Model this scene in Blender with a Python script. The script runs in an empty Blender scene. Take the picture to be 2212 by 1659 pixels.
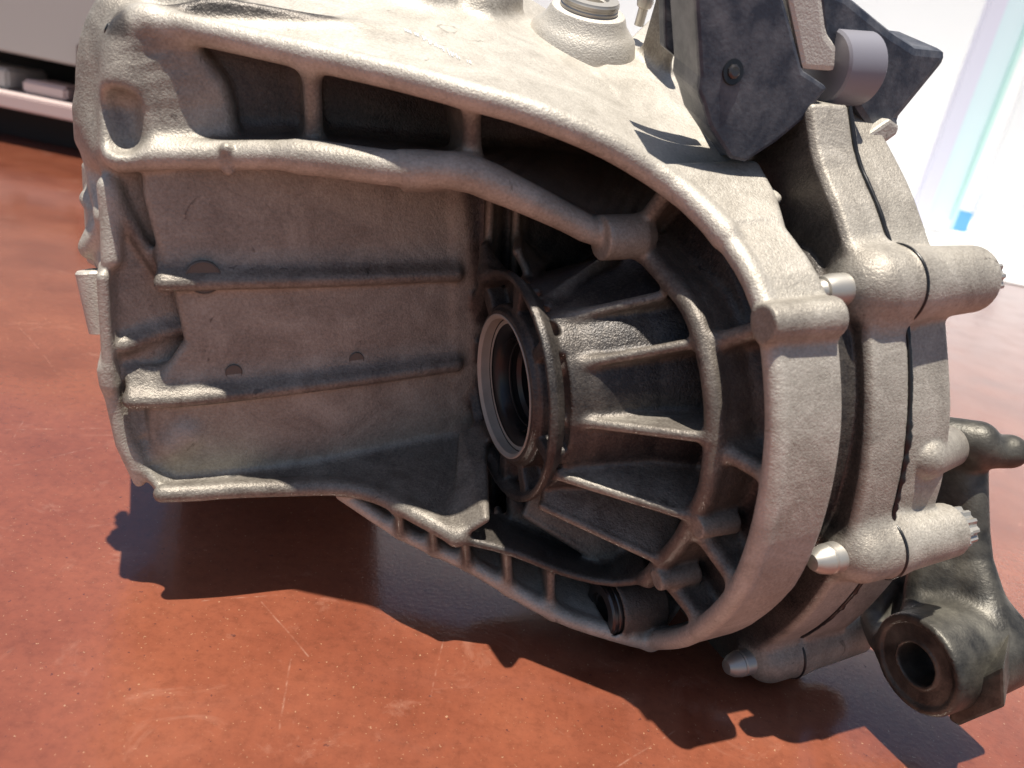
import bpy, bmesh, math, random, os, time
import numpy as np
from mathutils import Vector, Matrix
T0 = time.time()
RES = 0.0011
random.seed(4)

# ------------------------------------------------------------------ camera, world, sun, exposure
S = bpy.context.scene
COL = S.collection
F, CX, CY = 1660., 1106., 829.5           # focal length and centre, in 2212 x 1659 picture units
UP = np.array([.189, .920, -.342]); UP /= np.linalg.norm(UP)      # world up, seen from the camera (right, up, forward)
FW = np.array([0, 0, 1.]) - UP[2]*UP; FW /= np.linalg.norm(FW)
RT = -np.cross(FW, UP)
CAMZ = 0.298                              # lens height above the floor, metres
def c2w(c):
    c = np.asarray(c, float)
    return np.stack([c@RT, c@FW, c@UP + CAMZ], -1)
cam = bpy.data.cameras.new('camera'); camo = bpy.data.objects.new('camera', cam); COL.objects.link(camo)
o_ = c2w([0, 0, 0]); M = Matrix.Identity(4)
for k, ax in enumerate(([1, 0, 0], [0, 1, 0], [0, 0, -1])):
    d_ = c2w(ax) - o_
    for r in range(3): M[r][k] = d_[r]
for r in range(3): M[r][3] = o_[r]
camo.matrix_world = M
cam.sensor_width = 36; cam.lens = F/2212*36; cam.clip_start = .01; cam.clip_end = 500
cam.dof.use_dof = True; cam.dof.focus_distance = .43; cam.dof.aperture_fstop = 9
S.camera = camo

SUN_EL, SUN_AZ = math.radians(83), math.radians(-164)     # azimuth clockwise from straight ahead
sd = Vector((math.cos(SUN_EL)*math.sin(SUN_AZ), math.cos(SUN_EL)*math.cos(SUN_AZ), math.sin(SUN_EL)))
W_ = bpy.data.worlds.new('World'); S.world = W_; W_.use_nodes = True
nt = W_.node_tree; bg = nt.nodes['Background']
sky = nt.nodes.new('ShaderNodeTexSky'); sky.sky_type = 'NISHITA'; sky.sun_disc = False
sky.sun_elevation = SUN_EL; sky.sun_rotation = SUN_AZ
nt.links.new(sky.outputs[0], bg.inputs[0]); bg.inputs[1].default_value = .063
sl = bpy.data.lights.new('sun', 'SUN'); sl.energy = 5; sl.angle = math.radians(.8); sl.color = (1, .94, .84)
so = bpy.data.objects.new('sun', sl); COL.objects.link(so)
so.rotation_euler = sd.to_track_quat('Z', 'Y').to_euler()
S.view_settings.view_transform = 'Standard'; S.view_settings.look = 'None'
S.view_settings.exposure = 0.5; S.view_settings.gamma = 1

# ------------------------------------------------------------------ the gearbox frame: a along the axle axis, w to the viewer, v up
A = np.array([4294, 499, 1660.]); A /= np.linalg.norm(A)
V = UP - (A@UP)*A; V /= np.linalg.norm(V)
Wd = np.cross(V, A)
C0 = np.array([(1085-CX)/F*.42, -(835-CY)/F*.42, .42])
B = np.array([A, Wd, V])
def l2w(l): return c2w(C0 + np.asarray(l, float)@B)
def P(u, v, k, val):
    """local point on the sight line of (u, v) where coordinate k ('a','w','v') has the value val"""
    r = B@np.array([(u-CX)/F, -(v-CY)/F, 1.]); o = B@(-C0); i = 'awv'.index(k)
    t = (val - o[i])/r[i]
    return o + t*r
def PL(*q): return np.array([P(*x) for x in q])
def spl(p, n, closed=False):
    """Catmull-Rom resample to n points, even spacing"""
    p = np.asarray(p, float)
    if len(p) > 2:
        e = np.concatenate([[2*p[0]-p[1]], p, [2*p[-1]-p[-2]]])
        out = []
        for i in range(1, len(e)-2):
            p0, p1, p2, p3 = e[i-1:i+3]
            for t in np.linspace(0, 1, 12, endpoint=False):
                out.append(.5*(2*p1+(p2-p0)*t+(2*p0-5*p1+4*p2-p3)*t*t+(3*p1-p0-3*p2+p3)*t**3))
        out.append(e[-2]); p = np.array(out)
    d = np.concatenate([[0], np.cumsum(np.linalg.norm(np.diff(p, axis=0), axis=1))])
    s = np.linspace(0, d[-1], n)
    return np.stack([np.interp(s, d, p[:, j]) for j in range(p.shape[1])], 1)

# ------------------------------------------------------------------ a small solid modeller: distance field, fillets, surface nets
class Field:
    def __init__(s, lo, hi, h):
        s.h = h; s.lo = np.array(lo); s.n = [int((b-a)/h)+1 for a, b in zip(lo, hi)]
        s.ax = [(lo[i]+h*np.arange(s.n[i])).astype(np.float32) for i in range(3)]
        s.D = np.full(s.n, .03, np.float32); s.I = np.zeros(s.n, np.int16); s.names = ['none']
    def part(s, name):
        s.names.append(name); return len(s.names)-1
    def box(s, lo, hi, m):
        sl_, xs = [], []
        for i in range(3):
            a = max(0, int((lo[i]-m-s.lo[i])/s.h)); b = min(s.n[i], int((hi[i]+m-s.lo[i])/s.h)+2)
            if b <= a: return None, None
            sl_.append(slice(a, b)); x = s.ax[i][a:b]
            xs.append(x.reshape([-1 if j == i else 1 for j in range(3)]))
        return tuple(sl_), xs
    def begin(s):
        if not hasattr(s, 'T'): s.T = np.full(s.n, .03, np.float32)
        s.bb = [list(s.n), [0, 0, 0]]; s.grp = True
    def end(s, pid, k):
        """blend the shapes added since begin() into the field as one"""
        sl_ = tuple(slice(a, b) for a, b in zip(*s.bb)); s.grp = False
        if sl_[0].stop > sl_[0].start:
            s.add(sl_, s.T[sl_], pid, k); s.T[sl_] = .03
    grp = False
    def add(s, sl_, d, pid, k):
        if s.grp:
            T = s.T[sl_]; np.minimum(T, d, out=T)
            for i in range(3):
                s.bb[0][i] = min(s.bb[0][i], sl_[i].start); s.bb[1][i] = max(s.bb[1][i], sl_[i].stop)
            return
        D = s.D[sl_]; I = s.I[sl_]
        I[d < D] = pid
        h = np.maximum(k-np.abs(D-d), 0)/k
        D[...] = np.minimum(D, d)-h*h*(k*.25)
    def cut(s, sl_, d, pid, k):
        D = s.D[sl_]; e = -d
        if pid: s.I[sl_][(e > D) & (D < s.h*2)] = pid
        h = np.maximum(k-np.abs(D-e), 0)/k
        D[...] = np.maximum(D, e)+h*h*(k*.25)
    def cap(s, p, r, pid, k=.004, sub=False):
        p = np.asarray(p, float); r = np.broadcast_to(r, (len(p),))
        own = not s.grp and not sub and len(p) > 2
        if own: s.begin()
        for a, b, ra, rb in zip(p[:-1], p[1:], r[:-1], r[1:]):
            m = max(ra, rb)+k+3*s.h
            sl_, x = s.box(np.minimum(a, b), np.maximum(a, b), m)
            if sl_ is None: continue
            a = a.astype(np.float32); ba = (b-a).astype(np.float32); L = float(ba@ba)+1e-12
            pa = [x[i]-a[i] for i in range(3)]
            q = pa[0]*ba[0]+pa[1]*ba[1]+pa[2]*ba[2]; t = np.clip(q/L, 0, 1)
            d = np.sqrt(np.maximum(pa[0]**2+pa[1]**2+pa[2]**2-2*t*q+t*t*L, 0))-(ra+(rb-ra)*t)
            (s.cut if sub else s.add)(sl_, d.astype(np.float32), pid, k)
        if own: s.end(pid, k)
    def tri(s, a, b, c, r, pid, k):
        m = r+k+3*s.h
        sl_, x = s.box(np.minimum(np.minimum(a, b), c), np.maximum(np.maximum(a, b), c), m)
        if sl_ is None: return
        nor = np.cross(b-a, a-c); nn = float(nor@nor)
        d2 = None; ins = 0
        for p, q in ((a, b), (b, c), (c, a)):
            e = q-p; L = float(e@e)+1e-14
            px = [x[i]-np.float32(p[i]) for i in range(3)]
            dt = px[0]*np.float32(e[0])+px[1]*np.float32(e[1])+px[2]*np.float32(e[2]); t = np.clip(dt/L, 0, 1)
            dd = px[0]**2+px[1]**2+px[2]**2-2*t*dt+t*t*L
            d2 = dd if d2 is None else np.minimum(d2, dd)
            if nn > 1e-16:
                f = np.cross(e, nor).astype(np.float32)
                ins = ins + ((px[0]*f[0]+px[1]*f[1]+px[2]*f[2]) >= 0)
        if nn > 1e-16:
            nf = (nor/math.sqrt(nn)).astype(np.float32)
            pl = (x[0]-np.float32(a[0]))*nf[0]+(x[1]-np.float32(a[1]))*nf[1]+(x[2]-np.float32(a[2]))*nf[2]
            d2 = np.where(ins == 3, pl*pl, d2)
        s.add(sl_, (np.sqrt(np.maximum(d2, 0))-r).astype(np.float32), pid, k)
    def plate(s, p, q, t, pid, n=None, k=.004, m=1):
        """ruled sheet of thickness t between polylines p and q"""
        p = np.asarray(p, float); q = np.asarray(q, float)
        if n: p = spl(p, n); q = spl(q, n)
        own = not s.grp
        if own: s.begin()
        for j in range(m):
            p0, p1 = p+(q-p)*(j/m), p+(q-p)*((j+1)/m)
            for i in range(len(p)-1):
                s.tri(p0[i], p0[i+1], p1[i], t/2, pid, k); s.tri(p1[i], p0[i+1], p1[i+1], t/2, pid, k)
        if own: s.end(pid, k)
    def ridge(s, p, q, t, r, pid, k=.006):
        """rib: rounded edge of radius r along p on a web of thickness t down to q"""
        s.begin(); s.plate(p, q, t, pid); s.cap(p, r, pid); s.end(pid, k)
    def extr(s, poly, a0, a1, pid, rnd=.002, k=.004, sub=False, grow=0.):
        """outline in (w, v) pushed along a"""
        poly = np.asarray(poly, float)
        lo = [a0, poly[:, 0].min(), poly[:, 1].min()]; hi = [a1, poly[:, 0].max(), poly[:, 1].max()]
        sl_, x = s.box(lo, hi, k+abs(grow)+3*s.h)
        X, Y = x[1][0], x[2][0]
        d2 = None; ins = np.zeros(np.broadcast(X, Y).shape, bool)
        for p, q in zip(poly, np.roll(poly, -1, 0)):
            e = q-p; L = float(e@e)+1e-14
            px, py = X-p[0], Y-p[1]; dt = px*e[0]+py*e[1]; t = np.clip(dt/L, 0, 1)
            dd = (px-t*e[0])**2+(py-t*e[1])**2
            d2 = dd if d2 is None else np.minimum(d2, dd)
            if abs(e[1]) > 1e-12:
                ins ^= ((p[1] > Y) != (q[1] > Y)) & (px < e[0]*py/e[1])
        d = np.where(ins, -1, 1)*np.sqrt(d2)-grow
        da = np.abs(x[0]-(a0+a1)/2)-(a1-a0)/2+rnd; db = (d+rnd)[None]
        g = np.minimum(np.maximum(da, db), 0)+np.sqrt(np.maximum(da, 0)**2+np.maximum(db, 0)**2)-rnd
        (s.cut if sub else s.add)(sl_, g.astype(np.float32), pid, k)
    def lathe(s, prof, c, pid, k=.004, sub=False, closed=True, t=0.):
        """profile [(a, r)] turned round the a axis through (w, v) = c; closed outline, or a sheet of thickness t"""
        prof = np.asarray(prof, float); R = prof[:, 1].max()
        sl_, x = s.box([prof[:, 0].min(), c[0]-R, c[1]-R], [prof[:, 0].max(), c[0]+R, c[1]+R], t/2+k+3*s.h)
        r = np.sqrt((x[1]-c[0])**2+(x[2]-c[1])**2); a = x[0]
        d2 = None; ins = np.zeros(np.broadcast(r, a).shape, bool)
        nxt = np.roll(prof, -1, 0)
        for p, q in list(zip(prof, nxt))[:None if closed else -1]:
            e = q-p; L = float(e@e)+1e-14
            px, py = a-p[0], r-p[1]; dt = px*e[0]+py*e[1]; tt = np.clip(dt/L, 0, 1)
            dd = (px-tt*e[0])**2+(py-tt*e[1])**2
            d2 = dd if d2 is None else np.minimum(d2, dd)
            if closed and abs(e[1]) > 1e-12:
                ins ^= ((p[1] > r) != (q[1] > r)) & (px < e[0]*py/e[1])
        d = np.sqrt(d2)-t/2
        if closed: d = np.where(ins, -1, 1)*np.sqrt(d2)
        (s.cut if sub else s.add)(sl_, d.astype(np.float32), pid, k)
    def mesh(s):
        D = s.D; h = s.h
        D[:, :, [0, -1]] = np.maximum(D[:, :, [0, -1]], h); D[:, [0, -1]] = np.maximum(D[:, [0, -1]], h); D[[0, -1]] = np.maximum(D[[0, -1]], h)
        N = D < 0
        al = np.ones([n-1 for n in s.n], bool); an = np.zeros([n-1 for n in s.n], bool)
        cs = [(i, j, k) for i in (0, 1) for j in (0, 1) for k in (0, 1)]
        for i, j, k in cs:
            v = N[i:s.n[0]-1+i, j:s.n[1]-1+j, k:s.n[2]-1+k]; al &= v; an |= v
        act = np.argwhere(an & ~al); del al, an
        idx = np.full([n-1 for n in s.n], -1, np.int32); idx[tuple(act.T)] = np.arange(len(act))
        val = {c: D[act[:, 0]+c[0], act[:, 1]+c[1], act[:, 2]+c[2]] for c in cs}
        pos = np.zeros((len(act), 3)); cnt = np.zeros(len(act))
        for c in cs:
            for ax in range(3):
                if c[ax]: continue
                e = list(c); e[ax] = 1; e = tuple(e)
                v0, v1 = val[c], val[e]; m = (v0 < 0) != (v1 < 0)
                t = np.where(m, v0/np.where(m, v0-v1, 1), 0)
                q = np.tile(np.array(c, float), (len(act), 1)); q[:, ax] += t
                pos += q*m[:, None]; cnt += m
        pos = pos/cnt[:, None]
        ids = s.I[tuple((act+np.round(pos).astype(int)).T)]
        verts = (act+pos)*h+s.lo
        quads = []
        for ax in range(3):
            o1, o2 = [(1, 2), (2, 0), (0, 1)][ax]
            sa = [slice(None)]*3; sb = [slice(None)]*3; sa[ax] = slice(0, -1); sb[ax] = slice(1, None)
            na, nb = N[tuple(sa)], N[tuple(sb)]
            e = np.argwhere(na != nb); fl = na[tuple(e.T)]
            ok = (e[:, o1] > 0) & (e[:, o2] > 0) & (e[:, o1] < s.n[o1]-1) & (e[:, o2] < s.n[o2]-1); e = e[ok]; fl = fl[ok]
            def at(d1, d2):
                c = e.copy(); c[:, o1] -= d1; c[:, o2] -= d2
                return idx[tuple(c.T)]
            q = np.stack([at(1, 1), at(0, 1), at(0, 0), at(1, 0)], 1)
            q[~fl] = q[~fl][:, ::-1]
            quads.append(q)
        quads = np.concatenate(quads)
        return verts, quads[(quads >= 0).all(1)], ids

def tag(o, label=None, cat=None, group=None, kind=None):
    for k, v in (('label', label), ('category', cat), ('group', group), ('kind', kind)):
        if v: o[k] = v
    return o
def newmesh(name, verts, faces, mat, parent=None, smooth=True, normals=None):
    me = bpy.data.meshes.new(name)
    verts = np.asarray(verts, np.float32)
    if isinstance(faces, np.ndarray):
        n, m = faces.shape
        me.vertices.add(len(verts)); me.vertices.foreach_set('co', verts.ravel())
        me.loops.add(n*m); me.loops.foreach_set('vertex_index', faces.ravel().astype(np.int32))
        me.polygons.add(n); me.polygons.foreach_set('loop_start', np.arange(0, n*m, m, dtype=np.int32))
        me.update(calc_edges=True)
    else:
        me.from_pydata([tuple(map(float, v)) for v in verts], [], faces); me.update()
    me.polygons.foreach_set('use_smooth', [smooth]*len(me.polygons))
    if normals is not None: me.normals_split_custom_set_from_vertices(normals)
    o = bpy.data.objects.new(name, me); COL.objects.link(o)
    if mat: me.materials.append(mat)
    if parent: o.parent = parent
    return o
def field_objects(fd, dirt_shade, parent, tolocal, default):
    """surface of the field cut into its parts; shading runs on across the seams"""
    v, q, ids = fd.mesh()
    wv = tolocal(v)
    q = q[:, ::-1]                                     # (a, w, v) is left-handed
    n = np.cross(wv[q[:, 2]]-wv[q[:, 0]], wv[q[:, 3]]-wv[q[:, 1]])
    vn = np.zeros_like(wv)
    for j in range(4):
        for c in range(3): vn[:, c] += np.bincount(q[:, j], n[:, c], len(wv))
    vn /= np.linalg.norm(vn, axis=1)[:, None]+1e-20
    fi = ids[q]; fid = np.where(fi[:, 1] == fi[:, 2], fi[:, 1], np.where(fi[:, 0] == fi[:, 3], fi[:, 0], fi[:, 0]))
    NL = len(fd.names)
    for _ in range(5):                                  # smooth the seams between parts by majority
        key = (q.astype(np.int64)*NL+fid[:, None]).ravel()
        u, n_ = np.unique(key, return_counts=True); o_ = np.lexsort((n_, u//NL)); vx = u[o_]//NL
        last = np.r_[vx[1:] != vx[:-1], True]; vl = np.zeros(len(wv), fid.dtype); vl[vx[last]] = (u[o_] % NL)[last]
        l4 = np.sort(vl[q], 1)
        fid = np.where(l4[:, 1] == l4[:, 2], l4[:, 1], np.where(l4[:, 0] == l4[:, 1], l4[:, 0], np.where(l4[:, 2] == l4[:, 3], l4[:, 2], fid)))
    pd = np.array([dirt_shade.get(n_, .35) for n_ in fd.names]); pd[0] = pd[1:].mean() if len(pd) > 1 else .35
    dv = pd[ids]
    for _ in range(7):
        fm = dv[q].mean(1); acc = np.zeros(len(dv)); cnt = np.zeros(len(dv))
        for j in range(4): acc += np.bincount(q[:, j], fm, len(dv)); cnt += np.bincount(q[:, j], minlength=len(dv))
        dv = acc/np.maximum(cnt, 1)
    def comps(f):
        u, inv = np.unique(f, return_inverse=True); inv = inv.reshape(f.shape); lab = np.arange(len(u))
        while True:
            m = lab[inv].min(1); new = lab.copy()
            for j in range(4): np.minimum.at(new, inv[:, j], m)
            new = new[new]
            if (new == lab).all(): return lab[inv[:, 0]]
            lab = new
    for _ in range(2):                                  # stray flecks go to the part around them
        vid = np.zeros(len(wv), fid.dtype)
        for i in np.unique(fid):
            w = np.where(fid == i)[0]; c = comps(q[w]); cu, cn = np.unique(c, return_counts=True)
            for x, n_ in zip(cu, cn):
                if n_ == cn.max() and i: continue
                if n_ > .3*cn.max() and n_ > 400: continue
                k = w[c == x]; vs_ = np.unique(q[k]); nb = np.isin(q, vs_).any(1); nb[k] = False
                if nb.any(): fid[k] = np.bincount(fid[nb]).argmax()
    objs = []
    for i in np.unique(fid):
        name = fd.names[i] if i else fd.names[1]
        fa = q[fid == i]; c = comps(fa)
        for x in np.unique(c):
            f = fa[c == x]; u, inv = np.unique(f, return_inverse=True)
            if len(f) < 60: continue
            objs.append(newmesh(name, wv[u], inv.reshape(f.shape), default, parent, True, vn[u]))
            at_ = objs[-1].data.attributes.new('dirt_shade', 'FLOAT', 'POINT'); at_.data.foreach_set('value', dv[u].astype(np.float32))
    print('field', len(v), 'verts', len(q), 'quads', len(objs), 'parts', round(time.time()-T0, 1), 's')
    return objs

# ------------------------------------------------------------------ materials
def mat(name, col, rough=.5, metal=0., spec=.5, build=None):
    m = bpy.data.materials.new(name); m.use_nodes = True
    b = m.node_tree.nodes['Principled BSDF']
    b.inputs['Base Color'].default_value = (*col, 1); b.inputs['Roughness'].default_value = rough
    b.inputs['Metallic'].default_value = metal; b.inputs['Specular IOR Level'].default_value = spec
    if build: build(m.node_tree, b)
    return m
def nd(t, typ, **kw):
    n = t.nodes.new(typ)
    for k, v in kw.items():
        if k in n.inputs: n.inputs[k].default_value = v
        else: setattr(n, k, v)
    return n
def noise(t, scale, detail=3, rough=.55, dist=0.):
    n = nd(t, 'ShaderNodeTexNoise', Scale=scale, Detail=detail, Roughness=rough, Distortion=dist)
    t.links.new(tc(t), n.inputs['Vector']); return n.outputs['Fac']
def tc(t):
    for n in t.nodes:
        if n.bl_idname == 'ShaderNodeNewGeometry': return n.outputs['Position']
    return t.nodes.new('ShaderNodeNewGeometry').outputs['Position']
def ramp(t, fac, stops):
    r = t.nodes.new('ShaderNodeValToRGB'); e = r.color_ramp.elements
    while len(e) < len(stops): e.new(.5)
    for x, (p, c) in zip(e, stops): x.position = p; x.color = (*c, 1) if len(c) == 3 else c
    t.links.new(fac, r.inputs[0]); return r.outputs[0]
def mix(t, fac, a, b, mode='MIX'):
    m = nd(t, 'ShaderNodeMix', data_type='RGBA', blend_type=mode)
    for s_, x in ((0, fac), (6, a), (7, b)):
        if hasattr(x, 'is_linked'): t.links.new(x, m.inputs[s_])
        elif s_ == 0: m.inputs[0].default_value = x
        else: m.inputs[s_].default_value = (*x, 1)
    return m.outputs[2]
def bump(t, b, hs):
    prev = None
    for hgt, dist, st in hs:
        n = nd(t, 'ShaderNodeBump', Strength=st, Distance=dist); t.links.new(hgt, n.inputs['Height'])
        if prev: t.links.new(prev, n.inputs['Normal'])
        prev = n.outputs[0]
    t.links.new(prev, b.inputs['Normal'])
def cast(grain=.5, rough=.5):
    def f(t, b):
        at_ = nd(t, 'ShaderNodeAttribute', attribute_name='dirt_shade')  # per-part tone: grime and painted-in shade in one value
        def m(op, a, c):
            n = nd(t, 'ShaderNodeMath', operation=op)
            for i, x in enumerate((a, c)):
                if hasattr(x, 'is_linked'): t.links.new(x, n.inputs[i])
                else: n.inputs[i].default_value = x
            return n.outputs[0]
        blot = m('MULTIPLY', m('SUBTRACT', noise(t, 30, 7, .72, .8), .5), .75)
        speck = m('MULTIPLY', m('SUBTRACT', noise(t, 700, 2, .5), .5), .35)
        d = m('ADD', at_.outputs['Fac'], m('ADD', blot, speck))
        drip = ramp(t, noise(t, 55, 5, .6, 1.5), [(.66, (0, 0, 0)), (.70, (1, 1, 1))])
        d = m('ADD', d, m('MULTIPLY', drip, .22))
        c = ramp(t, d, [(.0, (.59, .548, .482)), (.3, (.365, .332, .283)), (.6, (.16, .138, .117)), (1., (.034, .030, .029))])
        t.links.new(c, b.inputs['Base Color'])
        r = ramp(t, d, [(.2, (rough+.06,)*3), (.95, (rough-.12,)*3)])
        t.links.new(r, b.inputs['Roughness'])
        bump(t, b, [(noise(t, 1000, 2, .6), .0007, grain), (noise(t, 420, 3, .6), .001, grain*.6), (noise(t, 60, 3), .002, .12)])
    return f
MT = {}
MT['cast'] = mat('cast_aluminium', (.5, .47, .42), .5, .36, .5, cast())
MT['machined'] = mat('machined_aluminium', (.62, .6, .56), .45, .3, .5, lambda t, b: (
    t.links.new(ramp(t, noise(t, 60, 5), [(.3, (.38, .35, .30)), (.7, (.48, .45, .40))]), b.inputs['Base Color']),
    bump(t, b, [(noise(t, 700, 2), .0003, .15)])))
MT['bush'] = mat('grey_bush_sleeve', (.24, .235, .27), .5, .2)
MT['bright'] = mat('freshly_struck_aluminium', (.86, .85, .82), .35, .3)
MT['mark'] = mat('dull_casting_mark', (.15, .13, .11), .55, .2, .5, lambda t, b: bump(t, b, [(noise(t, 900, 2), .0005, .3)]))
MT['black'] = mat('black_rubber', (.012, .012, .013), .3, 0, .5)
MT['blackpaint'] = mat('black_painted_steel', (.03, .032, .036), .45, 0, .5, lambda t, b: (
    t.links.new(ramp(t, noise(t, 60, 6, .65), [(.40, (.030, .036, .052)), (.66, (.12, .125, .14))]), b.inputs['Base Color']),
    bump(t, b, [(noise(t, 500, 3), .0006, .3)])))
MT['steel'] = mat('zinc_plated_steel', (.50, .47, .42), .42, .7, .5, lambda t, b: bump(t, b, [(noise(t, 300, 2), .0003, .2)]))
MT['steel_dark'] = mat('oiled_dark_steel', (.10, .09, .085), .28, .8, .5)
MT['oily'] = mat('oily_cast_iron', (.12, .11, .08), .46, .5, .5, lambda t, b: (
    t.links.new(ramp(t, noise(t, 45, 5, .6), [(.34, (.030, .029, .027)), (.52, (.095, .088, .074)), (.72, (.18, .168, .138))]), b.inputs['Base Color']),
    bump(t, b, [(noise(t, 600, 3), .0008, .35)])))

def ray(u, v):
    c = np.array([(u-CX)/F, -(v-CY)/F, 1.]); return np.array([c@RT, c@FW, c@UP])
def ground(u, v): r = ray(u, v); return r*(-CAMZ/r[2])+[0, 0, CAMZ]
def onY(u, v, y): r = ray(u, v); return r*(y/r[1])+[0, 0, CAMZ]
SCR = [tuple(tuple(ground(*q)[:2]) for q in pr) for pr in (((640, 1580), (665, 1400)), ((585, 1280), (700, 1400)), ((10, 925), (240, 922)), ((60, 1000), (230, 960)), ((1330, 1650), (1480, 1560)), ((955, 1500), (985, 1360)), ((470, 1290), (640, 1275)), ((60, 700), (140, 800)))]
# ------------------------------------------------------------------ floor
def floor_nodes(t, b):
    base = ramp(t, noise(t, 9, 6, .6), [(.3, (.165, .046, .025)), (.5, (.225, .068, .037)), (.62, (.25, .078, .042)), (.78, (.31, .11, .066))])
    sp = ramp(t, noise(t, 420, 3, .6), [(.66, (0, 0, 0)), (.72, (1, 1, 1))])
    c = mix(t, sp, base, (.42, .25, .15))
    dk = ramp(t, noise(t, 260, 3, .6), [(.29, (1, 1, 1)), (.33, (0, 0, 0))])
    c = mix(t, dk, c, (.12, .04, .03))
    grit = ramp(t, noise(t, 150, 6, .75), [(.32, (.55, .55, .55)), (.5, (1, 1, 1)), (.7, (1.25, 1.2, 1.15))])
    c = mix(t, .45, c, grit, 'MULTIPLY')
    scuff = ramp(t, noise(t, 22, 7, .7, .8), [(.58, (0, 0, 0)), (.72, (.45, .45, .45))])
    c = mix(t, scuff, c, (.40, .20, .14))
    sep = nd(t, 'ShaderNodeSeparateXYZ'); wob = nd(t, 'ShaderNodeVectorMath', operation='SCALE', Scale=.012); ad = nd(t, 'ShaderNodeVectorMath', operation='ADD')
    nz = nd(t, 'ShaderNodeTexNoise', Scale=9., Detail=2.); t.links.new(tc(t), nz.inputs['Vector']); t.links.new(nz.outputs['Color'], wob.inputs[0])
    t.links.new(tc(t), ad.inputs[0]); t.links.new(wob.outputs[0], ad.inputs[1]); t.links.new(ad.outputs[0], sep.inputs[0])
    def mth(op, a, c_=0., cl=False):
        n = nd(t, 'ShaderNodeMath', operation=op, use_clamp=cl)
        for i, x in enumerate((a, c_)):
            if hasattr(x, 'is_linked'): t.links.new(x, n.inputs[i])
            else: n.inputs[i].default_value = x
        return n.outputs[0]
    tot = None
    rnd = random.Random(11)
    marks = [(*SCR[i], .0007) for i in range(len(SCR))]
    for _ in range(9):
        x, y = rnd.uniform(-.55, .6), rnd.uniform(.2, 1.3); an = rnd.gauss(1.2, .7); L = rnd.uniform(.05, .2)
        marks.append(((x, y), (x+L*math.cos(an), y+L*math.sin(an)), .0004))
    for (x0, y0), (x1, y1), wd in marks:
        L = math.hypot(x1-x0, y1-y0); ux, uy = (x1-x0)/L, (y1-y0)/L
        px, py = mth('SUBTRACT', sep.outputs[0], x0), mth('SUBTRACT', sep.outputs[1], y0)
        al = mth('ADD', mth('MULTIPLY', px, ux), mth('MULTIPLY', py, uy)); ac = mth('ABSOLUTE', mth('SUBTRACT', mth('MULTIPLY', py, ux), mth('MULTIPLY', px, uy)))
        g = mth('MULTIPLY', mth('SUBTRACT', 1., mth('DIVIDE', ac, wd), True), mth('MULTIPLY', mth('GREATER_THAN', al, 0.), mth('LESS_THAN', al, L)))
        tot = g if tot is None else mth('MAXIMUM', tot, g)
    brk = ramp(t, noise(t, 120, 3), [(.46, (.0, .0, .0)), (.7, (.45, .45, .45))])
    tot = mth('MULTIPLY', tot, brk)
    c = mix(t, tot, c, (.55, .36, .27))
    t.links.new(c, b.inputs['Base Color'])
    b.inputs['Coat Weight'].default_value = .55; b.inputs['Coat Roughness'].default_value = .1
    r = ramp(t, noise(t, 14, 5), [(.3, (.12,)*3), (.7, (.26,)*3)]); t.links.new(r, b.inputs['Roughness'])
    bump(t, b, [(noise(t, 350, 4), .0006, .25), (noise(t, 12, 3), .004, .1)])
MT['floor'] = mat('worn_red_floor_paint', (.42, .1, .035), .35, 0, .9, floor_nodes)
fl = newmesh('ground', [(-60, -20, 0), (60, -20, 0), (60, 120, 0), (-60, 120, 0)], [(0, 1, 2, 3)], MT['floor'], None, False)
tag(fl, 'worn red painted concrete floor with fine scratches', None, None, 'structure')

# ------------------------------------------------------------------ background
def boxes(name, bs, mat_, parent=None, bev=.004):
    bm = bmesh.new()
    for (x0, y0, z0), (x1, y1, z1) in bs:
        r = bmesh.ops.create_cube(bm, size=1)
        for v in r['verts']: v.co = Vector(((x0+x1)/2+v.co.x*(x1-x0), (y0+y1)/2+v.co.y*(y1-y0), (z0+z1)/2+v.co.z*(z1-z0)))
    if bev: bmesh.ops.bevel(bm, geom=bm.edges[:], offset=bev, segments=2, affect='EDGES')
    me = bpy.data.meshes.new(name); bm.to_mesh(me); bm.free(); o = bpy.data.objects.new(name, me); COL.objects.link(o)
    me.materials.append(mat_)
    if parent: o.parent = parent
    return o
def empty(name, label, cat):
    o = bpy.data.objects.new(name, None); COL.objects.link(o); return tag(o, label, cat)
MT['white'] = mat('white_render', (.84, .84, .84), .7)
MT['paving'] = mat('pale_fill_ground', (.82, .81, .80), .7, 0, .3, lambda t, b: t.links.new(ramp(t, noise(t, 3, 4), [(.3, (.78, .77, .76)), (.7, (.84, .83, .82))]), b.inputs['Base Color']))
pv = newmesh('bounce_paving', [(-1, 3.2, .004), (40, 1.6, .004), (40, 60, .004), (-1, 60, .004)], [(0, 1, 2, 3)], MT['paving'], None, False)  # added white ground: burns out and throws white fill light
tag(pv, 'added pale paving beyond the red floor, bouncing white light', None, None, 'structure')
wl_ = boxes('wall', [((-2, 9, 0), (22, 9.2, 6))], MT['white'], None, 0)  # added wall: white backdrop that burns out in bounced light
tag(wl_, 'added white wall behind the gearbox, a backdrop that burns out', 'wall')

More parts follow.
